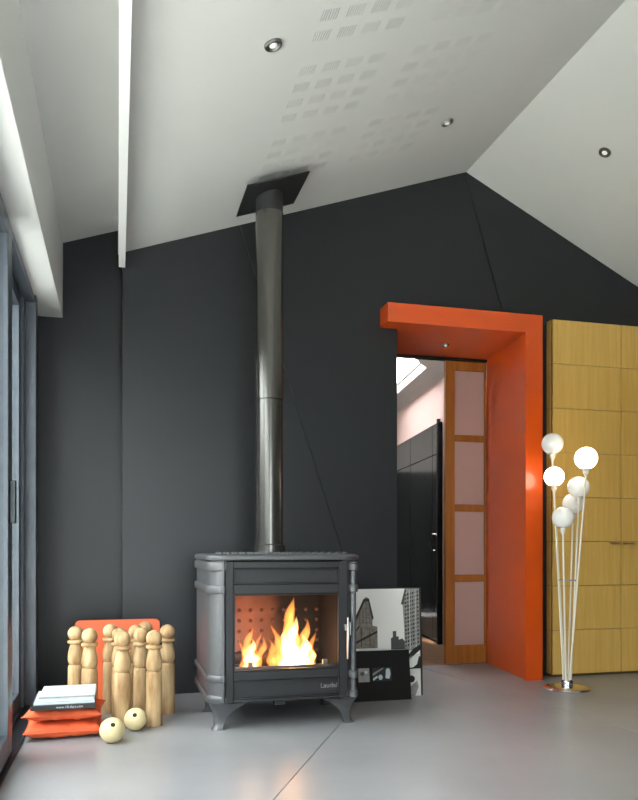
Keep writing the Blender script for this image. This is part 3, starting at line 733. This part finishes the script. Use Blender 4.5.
def skittle_meshes():
    body = MB().lathe([(0.039, 0.0), (0.041, 0.006), (0.041, 0.05), (0.0405, 0.2), (0.040, 0.262), (0.037, 0.272), (0.031, 0.277)], n=22)
    mid = MB().lathe([(0.031, 0.277), (0.036, 0.283), (0.0405, 0.300), (0.0405, 0.322), (0.037, 0.345), (0.031, 0.37), (0.0275, 0.385), (0.027, 0.391)], n=22)
    col = MB().lathe([(0.027, 0.386), (0.038, 0.388), (0.0425, 0.395), (0.0405, 0.403), (0.028, 0.407)], n=22)
    hd = MB().lathe([(0.022, 0.404)] + [(max(0.0006, 0.0405 * math.cos(a)), 0.440 + 0.0405 * math.sin(a)) for a in [math.radians(d) for d in range(-58, 91, 12)]] + [(0.0004, 0.4806)], n=22)
    return (('shaft', body), ('waist', mid), ('collar', col), ('head', hd))
sk_pos = [(-0.218, 4.24, 'leftmost wooden skittle, standing behind the books'), (-0.142, 4.10, 'second wooden skittle from the left, behind the stack of books'),
          (-0.040, 4.30, 'wooden skittle in the back row just left of the centre skittle'), (0.008, 4.10, 'wooden skittle mostly hidden behind the front centre skittle'),
          (0.022, 3.92, 'front centre wooden skittle standing behind the two balls'), (0.094, 4.22, 'wooden skittle at the back, half hidden left of the paired ones'),
          (0.117, 4.06, 'wooden skittle second from the front right, behind the rightmost front one'), (0.148, 4.40, 'rearmost wooden skittle with only its head showing'),
          (0.176, 3.92, 'pale front right wooden skittle nearest the stove'), (0.258, 4.19, 'rightmost wooden skittle, squarer and standing near the stove')]
first = None; R = random.Random(2)
for (x, y, lb) in sk_pos:
    if first is None:
        first = thing('skittle', lb, 'skittle', (x, y, 0), 'wooden skittles in the corner')
        for nm, m in skittle_meshes(): m.build(nm, 'peg', first)
        t = first
    else:
        t = clone(first, None, (x, y, 0)); t['label'] = lb
    t.rotation_euler = (0, 0, R.uniform(0, 6.28))

def ball(x, y, r, lb, tilt):
    t = thing('wooden_ball', lb, 'ball', (x, y, r), 'wooden balls on the floor')
    n = 28; prof = [(0.0105, r * 0.72), (0.0105, math.sqrt(r*r - 0.0106**2) - 0.002), (0.0125, math.sqrt(r*r - 0.0125**2))] + [(max(0.0005, r * math.sin(a)), r * math.cos(a)) for a in [math.radians(d) for d in range(16, 181, 8)]] + [(0.0004, -r)]
    b = MB().lathe(prof, n=n, caps=False).build('sphere', 'ball', t)
    h = MB().lathe([(0.0104, r * 0.72), (0.0104, r * 0.94), (0.001, r * 0.935)], n=14).build('finger_hole', 'hole', t)
    for o in (b, h): o.rotation_euler = tilt
ball(-0.026, 3.625, 0.0575, 'pale wooden ball with a hole, nearest the front', (math.radians(52), 0, 0.1))
ball(0.083, 3.835, 0.0555, 'pale wooden ball with a hole, close to the skittles', (math.radians(56), 0, -0.1))

# ------------------------------------------------------------------ cushions and books
def cushion(loc, rz, lb, sx=0.185, sy=0.18, h=0.04, seed=0):
    R = random.Random(seed); t = thing('cushion', lb, 'cushion', loc, 'orange floor cushions', rz=rz)
    n = 28; m = MB()
    def P(u, v, s):
        pin = 1 - 0.05 * (1 - abs(u) ** 2) * (abs(v) ** 6) ; pin2 = 1 - 0.05 * (1 - abs(v) ** 2) * (abs(u) ** 6)
        th = max(0, (1 - abs(u) ** 3.4)) ** 0.42 * max(0, (1 - abs(v) ** 3.4)) ** 0.42
        wr = 0.0035 * math.sin(9 * u + 5 * v + seed) * math.sin(7 * v - 3 * u + seed) + 0.003 * math.sin(23 * u + seed) * abs(v) ** 3 + 0.003 * math.sin(21 * v + seed) * abs(u) ** 3
        return (u * sx * pin2, v * sy * pin, h + s * (h * th + wr * min(1, th * 3)))
    g1 = [[P(-1 + 2*i/n, -1 + 2*j/n, 1) for j in range(n + 1)] for i in range(n + 1)]
    g2 = [[P(-1 + 2*i/n, -1 + 2*j/n, -1) for j in range(n + 1)] for i in range(n + 1)]
    for gg in (g1, g2):
        ix = [m.pts(r) for r in gg]
        for i in range(n):
            for j in range(n): m.face([ix[i][j], ix[i+1][j], ix[i+1][j+1], ix[i][j+1]], 0, True)
    o = m.build('cover', 'orange_cloth', t)
    bm = bmesh.new(); bm.from_mesh(o.data); bmesh.ops.remove_doubles(bm, verts=bm.verts, dist=0.0004); bmesh.ops.recalc_face_normals(bm, faces=bm.faces); bm.to_mesh(o.data); bm.free()
    edge = [g1[0][j] for j in range(n + 1)] + [g1[i][n] for i in range(1, n + 1)] + [g1[n][j] for j in range(n - 1, -1, -1)] + [g1[i][0] for i in range(n - 1, -1, -1)]
    MB().tube(edge, 0.0035, 6).build('piping', 'orange_cloth', t)
    return t
cushion((-0.252, 3.885, 0.001), 0.03, 'lower orange cushion lying on the floor', seed=1, sx=0.174, sy=0.168, h=0.038)
cushion((-0.245, 3.885, 0.083), -0.05, 'upper orange cushion beneath the books', seed=5, h=0.032, sx=0.174, sy=0.168)

def book(name, lb, cat, loc, w, d, h, rz, cover, spine='spine'):
    t = thing(name, lb, cat, loc, 'books on the orange cushions', rz=rz)
    c = 0.002
    MB().box((-w/2, -d/2, 0), (w/2, d/2, c)).build('back_cover', cover, t)
    MB().box((-w/2, -d/2, h - c), (w/2, d/2, h)).build('front_cover', cover, t)
    sp = MB().box((-w/2, -d/2, c), (w/2, -d/2 + c, h - c)).build('spine', spine, t)
    MB().box((-w/2 + .004, -d/2 + c, c), (w/2 - .004, d/2 - .004, h - c)).build('page_block', 'pages', t)
    return t, sp
zb = 0.150
b1, sp = book('book', 'black-spined book with white lettering at the bottom of the stack', 'book', (-0.247, 3.855, zb), 0.285, 0.32, 0.021, 0.01, 'spine')
text_mesh('spine_lettering', 'www.10-days.com', 0.016, 'paper', sp, Matrix.Translation((0.03, -0.1612, 0.0105)) @ Matrix.Rotation(PI / 2, 4, 'X'))
book('magazine', 'white magazine resting directly on the black-spined book', 'magazine', (-0.243, 3.865, zb + .0215), 0.27, 0.31, 0.010, 0.02, 'paper', 'paper2')
book('magazine', 'pale mauve magazine under the top book', 'magazine', (-0.235, 3.875, zb + .032), 0.255, 0.295, 0.009, -0.015, 'paper', 'mauve')
book('book', 'white book on top of the stack', 'book', (-0.232, 3.885, zb + .0415), 0.25, 0.285, 0.012, 0.0, 'paper', 'grey_m')
